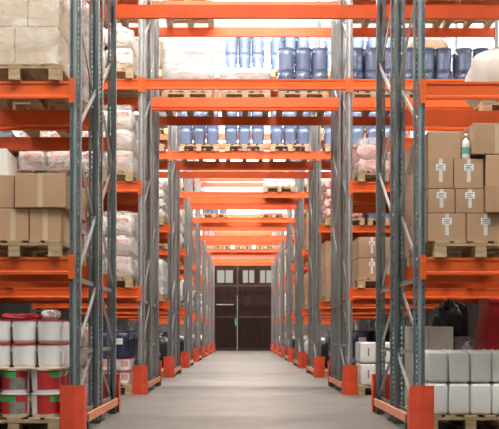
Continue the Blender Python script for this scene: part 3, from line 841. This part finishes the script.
ob('astragal', MB().box(pxX(236.2), pxX(238.6), WALL_Y+.02, WALL_Y+.037, 2.95, DZ, 'doorframe').mesh('astragal'), d2)
struct('trim_1', MB().box(DX0-.08, DX0-.005, WALL_Y-.02, WALL_Y+.14, 0, DZ+.08, 'doorframe').box(DX1+.005, DX1+.08, WALL_Y-.02, WALL_Y+.14, 0, DZ+.08, 'doorframe').box(DX0-.005, DX1+.005, WALL_Y-.02, WALL_Y+.14, DZ+.005, DZ+.08, 'doorframe'))

# ------------------------------------------------------------------ world and camera
w = bpy.data.worlds.new('World'); S.world = w; w.use_nodes = True
w.node_tree.nodes['Background'].inputs[0].default_value = (.93, .96, 1, 1); w.node_tree.nodes['Background'].inputs[1].default_value = .5
cam = bpy.data.cameras.new('camera'); co = bpy.data.objects.new('camera', cam); COL.objects.link(co); S.camera = co
PITCH, ROLL = R_(.22), R_(.08)
co.location = (EX, 0, EYE)
cam.sensor_width = 36; cam.sensor_fit = 'HORIZONTAL'; cam.lens = F/499*36
co.matrix_world = Matrix.Translation((EX, 0, EYE)) @ Matrix.Rotation(math.pi/2+PITCH, 4, 'X') @ Matrix.Rotation(ROLL, 4, 'Z')
# roll turns the picture about the lens axis; vanishing point kept at (CX, CY)
vx, vy = 0.0, -F*math.tan(PITCH)          # vanishing point of +Y before roll, y up
rx = vx*math.cos(-ROLL)-vy*math.sin(-ROLL); ry = vx*math.sin(-ROLL)+vy*math.cos(-ROLL)
cam.shift_x = (249.5-(CX-rx))/499
cam.shift_y = ((CY+ry)-214.5)/499
cam.clip_end = 200; cam.clip_start = .05
cam.dof.use_dof = True; cam.dof.focus_distance = 13.5; cam.dof.aperture_fstop = 5.6

# ------------------------------------------------------------------ leave out goods hidden behind other things
def leave_out_hidden():
    import numpy as np
    from mathutils.bvhtree import BVHTree
    bpy.context.view_layer.update()
    cache = {}; V = []; P = []; own = []; objs = []; off = 0
    for o in S.objects:
        if o.type != 'MESH': continue
        me = o.data
        if me.name not in cache:
            me.calc_loop_triangles()
            v = np.empty(len(me.vertices)*3, np.float32); me.vertices.foreach_get('co', v)
            f = np.empty(len(me.loop_triangles)*3, np.int32); me.loop_triangles.foreach_get('vertices', f)
            cache[me.name] = (v.reshape(-1, 3), f.reshape(-1, 3))
        v, f = cache[me.name]
        if o.name.startswith('post'):
            lo = v.min(0); hi = v.max(0)
            v = np.array([[x, y, z] for z in (lo[2], hi[2]) for y in (lo[1], hi[1]) for x in (lo[0], hi[0])])
            f = np.array([(0, 1, 4), (1, 5, 4), (2, 3, 6), (3, 7, 6)])
        m = np.array(o.matrix_world)
        V.append(v @ m[:3, :3].T+m[:3, 3]); P.append(f+off); off += len(v)
        own.append(np.full(len(f), len(objs))); objs.append(o)
    own = np.concatenate(own)
    tree = BVHTree.FromPolygons(np.concatenate(V).tolist(), np.concatenate(P).tolist(), all_triangles=True)
    roots = []
    for o in objs:
        while o.parent: o = o.parent
        roots.append(o.name)
    mw = co.matrix_world.to_3x3(); seen = {}
    for ex, step in ((0, .8), (-.7, 2), (.7, 2), (-.35, 2), (.35, 2)):
        org = Vector((EX+ex, 0, EYE)); j = .4
        while j < 429:
            i = .4
            while i < 499:
                d = (mw @ Vector(((i-249.5+cam.shift_x*499)/F, (214.5-j+cam.shift_y*499)/F, -1))).normalized(); p = org
                for _ in range(8):
                    h = tree.ray_cast(p, d)
                    if h[0] is None: break
                    r = roots[own[h[2]]]; seen[r] = seen.get(r, 0)+1
                    if r.startswith('stretch_film'): p = h[0]+d*.003
                    else: break
                i += step
            j += step
    cols = {}; gone = []; live = set()
    for l, c, o in REG: cols.setdefault((l, c), []).append(o)
    for (l, c), q in cols.items():
        if c == 'pallet': continue
        vis = [o for o in q if seen.get(o.name, 0) >= 3]
        top = max([o.location.z for o in vis], default=-9)
        if vis: live.add(l)
        gone += [o for o in q if o.location.z > top+.001]
    for (l, c), q in cols.items():
        if c == 'pallet': gone += [o for o in q if l not in live and seen.get(o.name, 0) < 3]
    bpy.data.batch_remove([x for o in gone for x in [o, *o.children_recursive]])
    print('goods left out', len(gone), 'kept', len(REG)-len(gone))
leave_out_hidden()

S.view_settings.view_transform = 'Standard'; S.view_settings.look = 'None'
S.view_settings.gamma = 1; S.view_settings.use_curve_mapping = False
S.view_settings.exposure = 0.0
